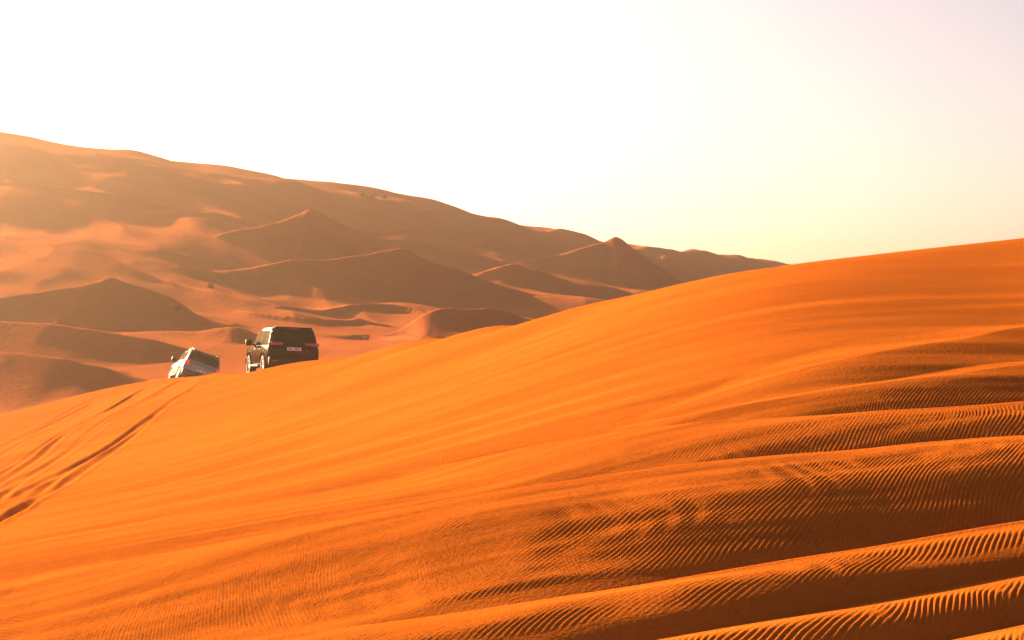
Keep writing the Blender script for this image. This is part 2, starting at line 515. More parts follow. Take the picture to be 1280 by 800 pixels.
FLANK_RIDGES = [
    ([(1.72, 25.82, 0.0, 2.4), (2.62, 26.07, 0.05, 2.4), (3.54, 26.47, 0.12, 2.4), (4.42, 26.98, 0.16, 2.4), (5.23, 27.55, 0.16, 2.4), (6.74, 28.8, 0.12, 2.4), (8.88, 30.89, 0.06, 2.4), (11.38, 31.64, 0.051, 2.4), (14.38, 32.39, 0.027, 2.4), (17.88, 32.99, 0.0, 2.4)], 8.75, 15.0, 1.5, 1.5),
    ([(1.27, 25.31, 0.0, 1.9), (2.3, 25.01, 0.08, 1.9), (3.34, 25.02, 0.14, 1.9), (4.7, 25.39, 0.18, 1.9), (5.9, 25.96, 0.18, 1.9), (7.38, 26.83, 0.14, 1.9), (9.88, 27.58, 0.119, 1.9), (12.88, 28.33, 0.063, 1.9), (16.38, 28.93, 0.0, 1.9)], 7.78, 10.56, 1.5, 1.5),
    ([(-1.45, 24.94, 0.0, 2.3), (0.0, 24.42, 0.12, 2.3), (1.2, 24.04, 0.2, 2.3), (2.47, 23.73, 0.26, 2.3), (3.12, 23.61, 0.28, 2.3), (4.09, 23.51, 0.3, 2.3), (5.12, 23.51, 0.3, 2.3), (6.35, 23.67, 0.3, 2.3), (7.82, 24.13, 0.3, 2.3), (10.32, 24.88, 0.255, 2.3), (13.32, 25.63, 0.135, 2.3), (16.82, 26.23, 0.0, 2.3)], 4.33, 7.67, 1.5, 2.0),
    ([(-5.22, 20.91, 0.0, 4.6), (-3.92, 20.39, 0.1, 4.8), (-2.86, 20.18, 0.2, 5.0), (-2.01, 20.14, 0.26, 5.3), (-1.18, 20.17, 0.32, 5.6), (-0.67, 20.22, 0.36, 5.8), (0.0, 20.32, 0.4, 5.8), (0.86, 20.47, 0.44, 5.3), (1.73, 20.63, 0.48, 4.7), (2.79, 20.83, 0.5, 4.1), (3.72, 20.96, 0.5, 3.6), (4.54, 21.02, 0.53, 3.2), (5.56, 21.0, 0.55, 2.9), (6.79, 20.79, 0.55, 2.7), (9.29, 20.36, 0.468, 2.7), (12.29, 19.94, 0.248, 2.7), (15.79, 19.59, 0.0, 2.7)], 2.73, 6.18, 1.5, 2.4),
    ([(-3.5, 17.14, 0.0, 1.7), (-2.34, 16.48, 0.14, 1.7), (-1.63, 16.28, 0.24, 1.7), (-0.81, 16.22, 0.32, 1.7), (0.0, 16.31, 0.38, 1.7), (0.82, 16.51, 0.42, 1.7), (1.76, 16.84, 0.46, 1.7), (3.2, 17.44, 0.48, 1.7), (4.8, 18.05, 0.5, 1.7), (5.97, 18.34, 0.5, 1.7), (8.47, 18.96, 0.425, 1.7), (11.47, 19.58, 0.225, 1.7), (14.97, 20.08, 0.0, 1.7)], 2.0, 3.4, 1.5, 2.3),
    ([(-4.5, 14.58, 0.0, 1.4), (-2.3, 14.72, 0.1, 1.4), (-0.5, 14.86, 0.2, 1.4), (0.25, 14.92, 0.28, 1.4), (0.94, 15.08, 0.34, 1.4), (1.66, 15.32, 0.38, 1.4), (2.45, 15.66, 0.4, 1.4), (3.42, 16.12, 0.42, 1.4), (4.42, 16.59, 0.42, 1.4), (5.53, 17.02, 0.42, 1.4), (8.03, 17.77, 0.357, 1.4), (11.03, 18.52, 0.189, 1.4), (14.53, 19.12, 0.0, 1.4)], 2.38, 3.33, 1.5, 2.3),
    ([(-2.73, 12.66, 0.0, 1.4), (-0.53, 13.24, 0.15, 1.4), (1.27, 13.85, 0.3, 1.4), (2.12, 14.14, 0.36, 1.4), (3.04, 14.57, 0.38, 1.4), (4.02, 15.09, 0.4, 1.4), (5.07, 15.6, 0.4, 1.4), (7.57, 16.35, 0.34, 1.4), (10.57, 17.1, 0.18, 1.4), (14.07, 17.7, 0.0, 1.4)], 2.5, 3.5, 1.5, 2.3),
]
RUTS = [
    [(-12.82, 75.5), (-12.83, 70.16), (-12.75, 65.71), (-12.61, 61.58), (-12.51, 59.64), (-12.41, 57.79), (-12.22, 54.86), (-11.87, 50.47), (-11.35, 45.19), (-10.72, 39.99), (-9.96, 34.61), (-9.12, 27.61), (-8.16, 19.61)],
    [(-10.18, 68.11), (-10.44, 57.48), (-10.44, 55.74), (-10.41, 53.11), (-10.39, 51.72), (-10.34, 49.72), (-10.23, 46.42), (-10.09, 43.57), (-9.91, 40.52), (-9.55, 35.75), (-9.03, 30.4), (-8.35, 23.4), (-7.57, 15.4)],
    [(-10.34, 56.54), (-10.15, 52.55), (-9.9, 48.68), (-9.73, 46.33), (-9.46, 43.14), (-9.13, 39.78), (-8.75, 36.25), (-8.19, 31.81), (-7.61, 27.65), (-6.77, 20.65), (-5.81, 12.65)],
    [(-12.39, 69.13), (-12.41, 65.32), (-12.25, 58.59), (-12.03, 54.65), (-11.88, 52.46), (-11.64, 49.7), (-11.24, 45.86), (-10.52, 40.39), (-9.49, 34.15), (-8.65, 27.15), (-7.69, 19.15)],
    [(-15.97, 73.18), (-16.07, 72.44), (-16.19, 71.42), (-16.31, 70.19), (-16.49, 65.9), (-15.25, 54.66), (-13.06, 47.21), (-12.22, 40.21), (-11.26, 32.21)],
    [(-14.22, 72.65), (-14.08, 67.26), (-13.58, 59.42), (-13.14, 54.86), (-12.26, 47.99), (-11.24, 41.8), (-10.03, 35.69), (-9.19, 28.69), (-8.23, 20.69)],
    [(-10.39, 68.32), (-10.97, 68.89), (-10.87, 66.89), (-10.25, 61.19)],
    [(-15.46, 78.43), (-16.27, 74.72), (-16.58, 72.68), (-16.77, 70.88), (-16.92, 66.72), (-15.65, 56.87), (-14.81, 49.87), (-13.85, 41.87)],
    [(-14.1, 75.29), (-14.21, 70.38), (-14.19, 66.89), (-13.98, 61.18), (-13.5, 54.82), (-12.63, 47.56), (-11.79, 40.56), (-10.83, 32.56)],
    [(-10.3, 58.49), (-10.41, 55.59), (-10.44, 53.13), (-10.4, 50.66), (-10.01, 43.97), (-9.32, 38.17), (-8.27, 32.32), (-7.43, 25.32), (-6.47, 17.32)],
]
NEAR = Sheet(NEAR_POINTS, 40.0)
FAR = Sheet(FAR_POINTS, 300.0)
CREST_X = np.array([p[0] for p in CREST]); CREST_Y = np.array([p[1] for p in CREST])
SKY_TH = np.array([math.atan2(p[0], p[1]) for p in SKYLINE]); SKY_R = np.array([math.hypot(*p) for p in SKYLINE])

def ruts(x, y):
    """wheel ruts pressed into the sand: a narrow trench with a soft lip on both sides"""
    z = np.zeros_like(x)
    for i, rt in enumerate(RUTS):
        p = spline_pts([(a, b) for a, b in rt], 5)
        m = (x > p[:, 0].min() - 1.5) & (x < p[:, 0].max() + 1.5) & (y > p[:, 1].min() - 2) & (y < p[:, 1].max() + 2)
        if not m.any():
            continue
        xs, ys = x[m], y[m]
        for off in ((0.0,) if i in (1, 2, 4, 6, 7, 8, 9) else (0.0, -1.55)):
            q = [(a + off + 0.03 * math.sin(0.3 * b + i), b) for a, b in p]
            s, t = polyline_st(xs, ys, q)
            deep = smooth01(0.9 * gnoise(ys * 0.045 + 3.7 * i + off, xs * 0.02 + 5.1 * i) + 0.75)
            deep = (0.45 + 0.55 * deep) * (0.6 if off else 1.0) * smooth01(np.minimum(t, len(q) - 1 - t) * 0.8)
            a = np.abs(s + 0.02 * gnoise(xs * 3, ys * 1.3))
            z[m] += deep * (-0.046 * np.exp(-(a / 0.11) ** 2) + 0.018 * np.exp(-((a - 0.21) / 0.08) ** 2))
    return z

def ripples(x, y):
    """wind ripples seven to nine centimetres apart, crests running away to the right, with forks and breaks"""
    warp = 0.42 * gnoise(x * 0.31 + 4, y * 0.22) + 0.085 * gnoise(x * 1.1, y * 0.6 + 8) + 0.026 * gnoise(x * 3.3, y * 1.3)
    w = x - 0.62 * (y - 18.0) + 0.008 * (y - 18.0) * np.abs(y - 18.0) + warp
    kap = np.interp(y, [14, 17, 20, 24, 30], [14.5, 15.5, 17.5, 20.0, 21.0])
    def shape(ph):
        return np.sin(ph) + 0.28 * np.sin(2 * ph + 0.6)
    p1 = 2 * math.pi * kap * w
    p2 = 2 * math.pi * kap * (w * 1.13 + 0.05 * (y - 18) + 0.25 * gnoise(x * 0.6, y * 0.5 - 31))
    k = smooth01(0.5 + 2.2 * gnoise(x * 0.9 + 50, y * 0.55 + 7))
    var = 0.85 + 0.45 * gnoise(x * 1.3 - 8, y * 0.8 + 3)
    return (shape(p1) * (1 - k) + shape(p2) * k) * var

def near_height(x, y):
    z = NEAR(x, y)
    s = y - np.interp(x, CREST_X, CREST_Y)
    k = np.interp(x, [-25, -14, -10, -6, 0, 12], [0.03, 0.03, 0.10, 0.22, 0.36, 0.42])
    w = np.interp(x, [-20, -10, 0, 10], [5.0, 2.5, 1.6, 1.3])
    return z - k * w * (softplus(s / w) - 0.0)

def flank(x, y):
    inc = np.zeros_like(x); calm = np.ones_like(x)
    for r in FLANK_RIDGES:
        got = stamp(inc, x, y, r)
        if got is None:
            continue
        m, s, h = got
        s = s + 0.10 * gnoise(x[m] * 0.9, y[m] * 0.9)
        near_crest = smooth01((s + 0.6) / 0.2) * smooth01((0.42 - s) / 0.30) * smooth01(h / 0.15)
        calm[m] = np.minimum(calm[m], 1 - 0.93 * near_crest)
    return inc, calm

def near_detail(x, y, calm):
    # long soft wind streaks that follow the flank ridges
    u = x * 0.974 + y * 0.225; v = -x * 0.225 + y * 0.974
    calmer = np.interp(x, [-9, -5], [0.35, 1.0])
    z = 0.10 * gnoise(u * 0.07, v * 0.42 + 3) + 0.06 * gnoise(u * 0.15 + 9, v * 1.0) + 0.020 * (0.3 + 0.7 * smooth01((30 - y) / 8)) * gnoise(u * 0.4, v * 2.4 + 5)
    z = calmer * z * smooth01((np.interp(x, [-12, 2], [62, 46]) - y) / 24) + 0.006 * gnoise(u * 0.8 + 31, v * 4.5) * smooth01((32 - y) / 10)
    z += 0.05 * gnoise(x * 0.11, y * 0.08) 
    # where the ripples live: the lower right flank, fading to the smooth left and top
    edge = np.interp(x, [-6, -3.2, -1.5, 0, 2, 4, 8], [20.0, 22.6, 23.4, 24.0, 24.8, 25.6, 27.0])
    mask = smooth01((edge - y) / 3.5 + 0.45 + 1.3 * gnoise(u * 0.16 + 2, v * 0.5))
    amp = 0.0050 * np.interp(x, [-3, 1], [1.35, 1.0]) * (0.10 + 0.90 * mask) * np.interp(y, [15, 19, 24, 28], [1.2, 1.0, 0.65, 0.45])
    return z + amp * calm * ripples(x, y)

def far_height(x, y):
    r = np.hypot(x, y); th = np.arctan2(x, y)
    z = FAR(x, y)
    s = r - np.interp(th, SKY_TH, SKY_R)
    z = z - 0.12 * 8 * softplus(s / 8) * (np.abs(th) < 0.9) * smooth01((r - 160) / 60)
    z = z - 1.4 * 0.7 * smooth01((r - 118) / 35) * (1 - smooth01((r - 0.86 * np.interp(th, SKY_TH, SKY_R)) / 35))
    inc = np.zeros_like(x)
    for rd in HILL_RIDGES:
        stamp(inc, x, y, rd, 0.13)
    z = z + inc
    u = x * 0.88 + y * 0.47; v = -x * 0.47 + y * 0.88
    f = smooth01((r - 95) / 60)
    # many smaller winding crests between the big ones
    def crests(sx, sy, ox, wob):
        n = gnoise(u / sx + ox, v / sy + wob * gnoise(u / (1.6 * sx) - ox, v / (1.6 * sy)))
        return 1 - 2.2 * np.sqrt(n * n + 0.002)
    top = 1 - 0.8 * smooth01((r - 0.93 * np.interp(th, SKY_TH, SKY_R)) / 14)
    z += smooth01((r - 104) / 40) * (0.40 * crests(11, 20, 5.7, 0.5) + 0.18 * crests(5, 10, 1.9, 0.5)) * top
    z += f * smooth01((r - 120) / 70) * top * (1.2 * crests(22, 38, 3.3, 0.5) + 0.6 * smooth01((r - 180) / 40) * crests(15, 28, 21.7, 0.5))
    z += f * (0.5 * gnoise(u / 27, v / 34 + 3) + 0.3 * gnoise(u / 12 + 7, v / 16) + 0.16 * gnoise(u / 7, v / 11 + 1) + 0.05 * gnoise(u / 2.2, v / 5))
    return z

def pads(x, y, z):
    """the sand under the two cars, pressed to the plane their wheels stand on"""
    for cx, cy, cz, hd, roll, pitch in (BLACK_CAR, WHITE_CAR):
        m = (np.abs(x - cx) < 8) & (np.abs(y - cy) < 8)
        if not m.any():
            continue
        a, ro, pi_ = math.radians(hd), math.radians(roll), math.radians(pitch)
        dx, dy = x[m] - cx, y[m] - cy
        lx = dx * math.cos(a) + dy * math.sin(a); ly = -dx * math.sin(a) + dy * math.cos(a)
        plane = cz + 0.05 - lx * math.tan(ro) + ly * math.tan(pi_)
        k = (1 - smooth01((np.abs(lx) - 1.05) / 2.2)) * (1 - smooth01((np.abs(ly) - 2.0) / 3.0))
        churn = 0.09 * gnoise(x[m] * 1.7, y[m] * 1.7) + 0.05 * gnoise(x[m] * 4.1, y[m] * 4.1)      # sand thrown up by the wheels
        z[m] = z[m] * (1 - k) + plane * k + churn * np.clip(4 * k * (1 - k), 0, 1)
    return z

def height(x, y):
    """the whole desert surface"""
    x = np.asarray(x, float); y = np.asarray(y, float)
    z = np.empty_like(x)
    near = (y < 125) & (np.hypot(x, y) < 130)
    zf = far_height(x, y)
    zn = np.full_like(x, -1e3)
    if near.any():
        xn, yn = x[near], y[near]
        inc, calm = flank(xn, yn)
        zz = near_height(xn, yn) + inc + near_detail(xn, yn, calm) + ruts(xn, yn)
        zn[near] = zz
    # the near dune hands over to the valley behind it
    r = np.hypot(x, y)
    k = 0.35
    front = r < 86
    hi = np.maximum(zn, zf); d = np.abs(zn - zf)
    blend = hi + k * np.log1p(np.exp(-d / k)) - 0.0
    t = smooth01((r - 78) / 30)
    z = np.where(zn < -900, zf, np.where(y < 30, zn, np.where(zf > zn, zf, zn) if False else blend))
    back = y < 45
    z = np.where(back & near, zn, z)
    return pads(x, y, z)

# ================================================================ materials
def mat_new(name):
    m = bpy.data.materials.new(name); m.use_nodes = True
    nt = m.node_tree
    b = nt.nodes['Principled BSDF']
    return m, nt, b

def paint(name, color, rough=0.5, metal=0.0, coat=0.0, spec=0.5, dusty=0.0, dust_col=(0.30, 0.11, 0.03)):
    m, nt, b = mat_new(name)
    b.inputs['Roughness'].default_value = rough
    b.inputs['Metallic'].default_value = metal
    b.inputs['Coat Weight'].default_value = coat
    b.inputs['Coat Roughness'].default_value = 0.06
    b.inputs['Specular IOR Level'].default_value = spec
    tc = nt.nodes.new('ShaderNodeTexCoord')
    no = nt.nodes.new('ShaderNodeTexNoise'); no.inputs['Scale'].default_value = 5.0; no.inputs['Detail'].default_value = 5.0
    nt.links.new(tc.outputs['Object'], no.inputs['Vector'])
    mx = nt.nodes.new('ShaderNodeMix'); mx.data_type = 'RGBA'
    mx.inputs[6].default_value = (*color, 1); mx.inputs[7].default_value = (*dust_col, 1)
    mp = nt.nodes.new('ShaderNodeMapRange'); mp.inputs[1].default_value = 0.35; mp.inputs[2].default_value = 0.75
    mp.inputs[3].default_value = 0.15 * dusty; mp.inputs[4].default_value = dusty
    nt.links.new(no.outputs['Fac'], mp.inputs[0]); nt.links.new(mp.outputs[0], mx.inputs[0])
    nt.links.new(mx.outputs[2], b.inputs['Base Color'])
    return m

def sand_material(name, c_dark, c_light, grain):
    m, nt, b = mat_new(name)
    b.inputs['Roughness'].default_value = 0.95
    b.inputs['Specular IOR Level'].default_value = 0.0
    geo = nt.nodes.new('ShaderNodeNewGeometry')
    mp = nt.nodes.new('ShaderNodeMapping'); mp.inputs['Rotation'].default_value = (0, 0, math.radians(-13)); mp.inputs['Scale'].default_value = (0.25, 1.0, 1.0)
    nt.links.new(geo.outputs['Position'], mp.inputs['Vector'])
    n1 = nt.nodes.new('ShaderNodeTexNoise'); n1.inputs['Scale'].default_value = 0.45 * grain; n1.inputs['Detail'].default_value = 6; n1.inputs['Roughness'].default_value = 0.6
    nt.links.new(mp.outputs[0], n1.inputs['Vector'])
    n2 = nt.nodes.new('ShaderNodeTexNoise'); n2.inputs['Scale'].default_value = 14.0 * grain; n2.inputs['Detail'].default_value = 6; n2.inputs['Roughness'].default_value = 0.7
    nt.links.new(geo.outputs['Position'], n2.inputs['Vector'])
    ad = nt.nodes.new('ShaderNodeMath'); ad.operation = 'MULTIPLY_ADD'; ad.inputs[1].default_value = 0.6
    nt.links.new(n2.outputs['Fac'], ad.inputs[0]); nt.links.new(n1.outputs['Fac'], ad.inputs[2])
    rp = nt.nodes.new('ShaderNodeValToRGB')
    rp.color_ramp.elements[0].position = 0.62; rp.color_ramp.elements[0].color = (*c_dark, 1)
    rp.color_ramp.elements[1].position = 0.98; rp.color_ramp.elements[1].color = (*c_light, 1)
    nt.links.new(ad.outputs[0], rp.inputs[0]); nt.links.new(rp.outputs[0], b.inputs['Base Color'])
    n3 = nt.nodes.new('ShaderNodeTexNoise'); n3.inputs['Scale'].default_value = 22.0 * grain; n3.inputs['Detail'].default_value = 4
    nt.links.new(geo.outputs['Position'], n3.inputs['Vector'])
    bp = nt.nodes.new('ShaderNodeBump'); bp.inputs['Strength'].default_value = 0.5; bp.inputs['Distance'].default_value = 0.014 / grain
    nt.links.new(n3.outputs['Fac'], bp.inputs['Height']); nt.links.new(bp.outputs[0], b.inputs['Normal'])
    return m

SAND = sand_material("orange_sand", (0.32, 0.076, 0.0095), (0.42, 0.106, 0.0135), 1.0)
HILL_SAND = sand_material("hill_sand", (0.31, 0.083, 0.029), (0.40, 0.111, 0.041), 0.12)

# ================================================================ the ground: two sheets that share their edge
def grid_mesh(name, th, rr, mat):
    T, Rr = np.meshgrid(th, rr)
    X = Rr * np.sin(T); Y = Rr * np.cos(T)
    Z = height(X.ravel(), Y.ravel()).reshape(X.shape)
    nr, nc = X.shape
    co = np.stack([X, Y, Z], -1).reshape(-1, 3).astype(np.float32)
    i = np.arange(nr - 1)[:, None] * nc + np.arange(nc - 1)[None, :]
    q = np.stack([i, i + 1, i + nc + 1, i + nc], -1).reshape(-1, 4)
    me = bpy.data.meshes.new(name)
    me.vertices.add(len(co)); me.vertices.foreach_set('co', co.ravel())
    me.loops.add(q.size); me.loops.foreach_set('vertex_index', q.ravel().astype(np.int32))
    me.polygons.add(len(q)); me.polygons.foreach_set('loop_start', np.arange(0, q.size, 4, dtype=np.int32))
    me.update(calc_edges=True)
    me.polygons.foreach_set('use_smooth', np.ones(len(q), dtype=bool))
    me.materials.append(mat)
    o = bpy.data.objects.new(name, me); COL.objects.link(o)
    o['kind'] = 'structure'
    return o

D2R = math.pi / 180
half = 15.6
TH = np.concatenate([np.linspace(-180, -60, 25)[:-1], np.linspace(-60, -25, 24)[:-1], np.linspace(-25, -half, 60)[:-1],
                     np.linspace(-half, half, 1010)[:-1], np.linspace(half, 25, 60)[:-1], np.linspace(25, 60, 24)[:-1], np.linspace(60, 180, 25)]) * D2R
RR_NEAR = np.concatenate([np.array([0.02, 0.6, 1.5, 3, 4.5, 6, 7.5, 9, 10.5, 11.8, 12.8, 13.6]), np.linspace(14.2, 25.5, 305)[:-1],
                          25.5 + np.cumsum(np.linspace(0.037, 0.10, 290)), ])
r0 = RR_NEAR[-1]
n_ = 190
RR_NEAR = np.concatenate([RR_NEAR, r0 + (94.0 - r0) * (np.linspace(0, 1, n_ + 1)[1:] ** 1.15)])
RR_FAR = np.concatenate([94 + np.cumsum(np.linspace(0.3, 0.45, 100)), ])
r1 = RR_FAR[-1]
RR_FAR = np.concatenate([[94.0], RR_FAR, np.geomspace(r1 + 0.5, 330, 285), np.geomspace(331.5, 560, 50), np.array([600, 680, 780]), np.array([900, 960, 1050, 1200, 1500, 2000, 3000])])
foreground_dune = grid_mesh("foreground_dune", TH, RR_NEAR, SAND)
desert_hills = grid_mesh("desert_hills", TH, RR_FAR, HILL_SAND)

# ================================================================ object helpers
def link_mesh(name, bm, mat, parent=None, smooth=True):
    bmesh.ops.recalc_face_normals(bm, faces=bm.faces)
    me = bpy.data.meshes.new(name)
    bm.to_mesh(me); bm.free()
    if smooth:
        me.polygons.foreach_set('use_smooth', np.ones(len(me.polygons), dtype=bool))
        if hasattr(me, 'set_sharp_from_angle'):
            me.set_sharp_from_angle(angle=math.radians(38))
    me.materials.append(mat)
    o = bpy.data.objects.new(name, me); COL.objects.link(o)
    if parent is not None:
        o.parent = parent
    return o

def thing(name, label, cat, matrix, group=None):
    o = bpy.data.objects.new(name, None); COL.objects.link(o)
    o.empty_display_size = 0.2
    o.matrix_world = matrix
    o['label'] = label; o['category'] = cat
    if group:
        o['group'] = group
    return o

def loft(bm, rings, caps=True):
    vs = [[bm.verts.new(p) for p in r] for r in rings]
    n = len(vs[0])
    for a, b in zip(vs[:-1], vs[1:]):
        for i in range(n):
            bm.faces.new((a[i], a[(i + 1) % n], b[(i + 1) % n], b[i]))
    if caps:
        bm.faces.new(vs[0][::-1]); bm.faces.new(vs[-1])
    return vs

def add_box(bm, c, s, bev=0.0, rot=None):
    M = Matrix.Translation(c) @ (rot.to_4x4() if rot else Matrix.Identity(4)) @ Matrix.Diagonal((s[0], s[1], s[2], 1))
    g = bmesh.ops.create_cube(bm, size=1.0, matrix=M)
    if bev > 0:
        ed = list({e for v in g['verts'] for e in v.link_edges})
        bmesh.ops.bevel(bm, geom=ed, offset=bev, segments=2, affect='EDGES', profile=0.5)

def add_tube(bm, pts, r, n=8):
    rings = []
    for i, p in enumerate(pts):
        p = Vector(p)
        d = (Vector(pts[min(i + 1, len(pts) - 1)]) - Vector(pts[max(i - 1, 0)])).normalized()
        a = d.orthogonal().normalized() if i == 0 else (a - d * a.dot(d)).normalized()
        b = d.cross(a)
        rr = r[i] if isinstance(r, (list, tuple)) else r
        rings.append([p + (a * math.cos(2 * math.pi * k / n) + b * math.sin(2 * math.pi * k / n)) * rr for k in range(n)])
    loft(bm, rings)

def add_lathe_x(bm, prof, n=28, c=(0, 0, 0)):
    """closed profile of (x, radius) spun about the x axis"""
    rings = []
    for k in range(n):
        t = 2 * math.pi * k / n
        rings.append([bm.verts.new((c[0] + x, c[1] + r * math.cos(t), c[2] + r * math.sin(t))) for x, r in prof])
    m = len(prof)
    for k in range(n):
        A, B = rings[k], rings[(k + 1) % n]
        for i in range(m):
            bm.faces.new((A[i], A[(i + 1) % m], B[(i + 1) % m], B[i]))

def patch(bm, fn, us, vs, out, thick=0.02):
    """thin solid plate on a surface fn(u, v) -> (point, outward normal)"""
    F, Bk = [], []
    for v in vs:
        fr, br = [], []
        for u in us:
            p, n = fn(u, v)
            fr.append(bm.verts.new(p + n * out)); br.append(bm.verts.new(p + n * (out - thick)))
        F.append(fr); Bk.append(br)
    R_, C_ = len(vs), len(us)
    for j in range(R_ - 1):
        for i in range(C_ - 1):
            bm.faces.new((F[j][i], F[j][i + 1], F[j + 1][i + 1], F[j + 1][i]))
            bm.faces.new((Bk[j][i], Bk[j + 1][i], Bk[j + 1][i + 1], Bk[j][i + 1]))
    for i in range(C_ - 1):
        bm.faces.new((F[0][i], Bk[0][i], Bk[0][i + 1], F[0][i + 1]))
        bm.faces.new((F[-1][i], F[-1][i + 1], Bk[-1][i + 1], Bk[-1][i]))
    for j in range(R_ - 1):
        bm.faces.new((F[j][0], F[j + 1][0], Bk[j + 1][0], Bk[j][0]))
        bm.faces.new((F[j][-1], Bk[j][-1], Bk[j + 1][-1], F[j + 1][-1]))

# ---------------------------------------------------------------- materials of the cars and shrubs
BLACK_PAINT = paint("black_paint", (0.004, 0.004, 0.005), 0.07, coat=0.0, spec=0.13, dusty=0.003)
WHITE_PAINT = paint("white_paint", (0.15, 0.175, 0.16), 0.3, coat=0.9, dusty=0.08)
TINT_GLASS = paint("tinted_glass", (0.003, 0.004, 0.005), 0.05, spec=0.18, dusty=0.003)
RUBBER = paint("tyre_rubber", (0.012, 0.012, 0.012), 0.85, dusty=0.35)
ALLOY = paint("alloy", (0.55, 0.54, 0.52), 0.3, metal=0.9, dusty=0.1)
PLASTIC = paint("black_plastic", (0.007, 0.007, 0.008), 0.6, spec=0.25, dusty=0.05)
GREY_PLASTIC = paint("grey_bumper", (0.06, 0.06, 0.06), 0.6, spec=0.25, dusty=0.15)
CHROME = paint("chrome", (0.7, 0.7, 0.7), 0.15, metal=1.0)
PLATE = paint("plate_white", (0.75, 0.75, 0.72), 0.4)
INK = paint("plate_ink", (0.01, 0.01, 0.01), 0.5)
DARK_LENS = paint("dark_red_lens", (0.30, 0.003, 0.012), 0.2, coat=1.0)
RED_LENS = paint("lit_red_lens", (0.75, 0.012, 0.016), 0.12, coat=1.0)
RED_LENS.node_tree.nodes['Principled BSDF'].inputs['Emission Color'].default_value = (1, 0.02, 0.02, 1)
RED_LENS.node_tree.nodes['Principled BSDF'].inputs['Emission Strength'].default_value = 0.07
CLEAR_LENS = paint("clear_lens", (0.6, 0.6, 0.6), 0.08, coat=1.0)

# ---------------------------------------------------------------- the off-road car; +y is forward, z = 0 the ground
# lower body stations: y, half width, bottom, top
STN = [(-2.44, 0.84, 0.62, 1.02), (-2.42, 0.89, 0.57, 1.10), (-2.36, 0.94, 0.50, 1.15), (-2.20, 0.965, 0.44, 1.18), (-1.40, 0.975, 0.40, 1.19), (0.0, 0.975, 0.40, 1.17),
       (0.95, 0.97, 0.40, 1.16), (1.45, 0.965, 0.42, 1.13), (2.05, 0.945, 0.46, 1.09), (2.32, 0.90, 0.50, 1.02), (2.42, 0.84, 0.54, 0.94), (2.46, 0.76, 0.60, 0.86)]
SA = np.array(STN)
PROF = [(0.0, 0.90), (0.12, 0.965), (0.45, 1.0), (0.75, 0.995), (0.92, 0.975), (1.0, 0.93)]     # height fraction, width fraction

def body_w(y, z):
    w = np.interp(y, SA[:, 0], SA[:, 1]); b = np.interp(y, SA[:, 0], SA[:, 2]); t = np.interp(y, SA[:, 0], SA[:, 3])
    f = (z - b) / (t - b)
    return float(w * np.interp(f, [p[0] for p in PROF], [p[1] for p in PROF]))

# cabin rings: z, half width, rear y, front y
CAB = [(1.12, 0.92, -2.37, 1.10), (1.20, 0.912, -2.355, 0.98), (1.50, 0.85, -2.27, 0.55), (1.70, 0.80, -2.19, 0.24), (1.78, 0.765, -2.13, 0.10), (1.835, 0.695, -2.03, -0.02), (1.865, 0.60, -1.88, -0.16)]
CA = np.array(CAB)
def cab(z):
    return [float(np.interp(z, CA[:, 0], CA[:, k])) for k in (1, 2, 3)]

def cab_side(sgn):
    def fn(y, z):
        w = cab(z)[0]; w2 = cab(z + 0.02)[0]
        n = Vector((0.02, 0, w - w2)).normalized(); n.x *= sgn
        return Vector((sgn * w, y, z)), n
    return fn
def cab_rear(u, z):
    w, yr, yf = cab(z); y2 = cab(z + 0.02)[1]
    n = Vector((0, -0.02, y2 - yr)).normalized()
    bow = 0.05 * (1 - u * u)
    return Vector((u * (w - 0.07), yr - bow + 0.045, z)), n
def cab_front(u, z):
    w, yr, yf = cab(z); y2 = cab(z + 0.02)[2]
    n = Vector((0, 0.02, yf - y2)).normalized()
    bow = 0.05 * (1 - u * u)
    return Vector((u * (w - 0.07), yf + bow - 0.045, z)), n
def body_side(sgn):
    def fn(y, z):
        w = body_w(y, z); w2 = body_w(y, z + 0.02)
        n = Vector((0.02, 0, w - w2)).normalized(); n.x *= sgn
        return Vector((sgn * w, y, z)), n
    return fn
def lin(a, b, n):
    return [a + (b - a) * i / (n - 1) for i in range(n)]

def cab_ring(z, w, yr, yf, bow=0.05):
    pts = []
    c = 0.07
    for u in lin(-1, 1, 7):
        pts.append((u * (w - c), yr - bow * (1 - u * u) + 0.045, z))
    pts += [(w - 0.02, yr + 0.045 + 0.03, z), (w, yr + 0.045 + 0.10, z)]
    for t in lin(0.2, 0.8, 4):
        pts.append((w, yr + (yf - yr) * t, z))
    pts += [(w, yf - 0.045 - 0.10, z), (w - 0.02, yf - 0.045 - 0.03, z)]
    for u in lin(1, -1, 7):
        pts.append((u * (w - c), yf + bow * (1 - u * u) - 0.045, z))
    pts += [(-w + 0.02, yf - 0.075, z), (-w, yf - 0.145, z)]
    for t in lin(0.8, 0.2, 4):
        pts.append((-w, yr + (yf - yr) * t, z))
    pts += [(-w, yr + 0.145, z), (-w + 0.02, yr + 0.075, z)]
    return pts

AXLE_R, AXLE_F, WHEEL_R = -1.40, 1.45, 0.405

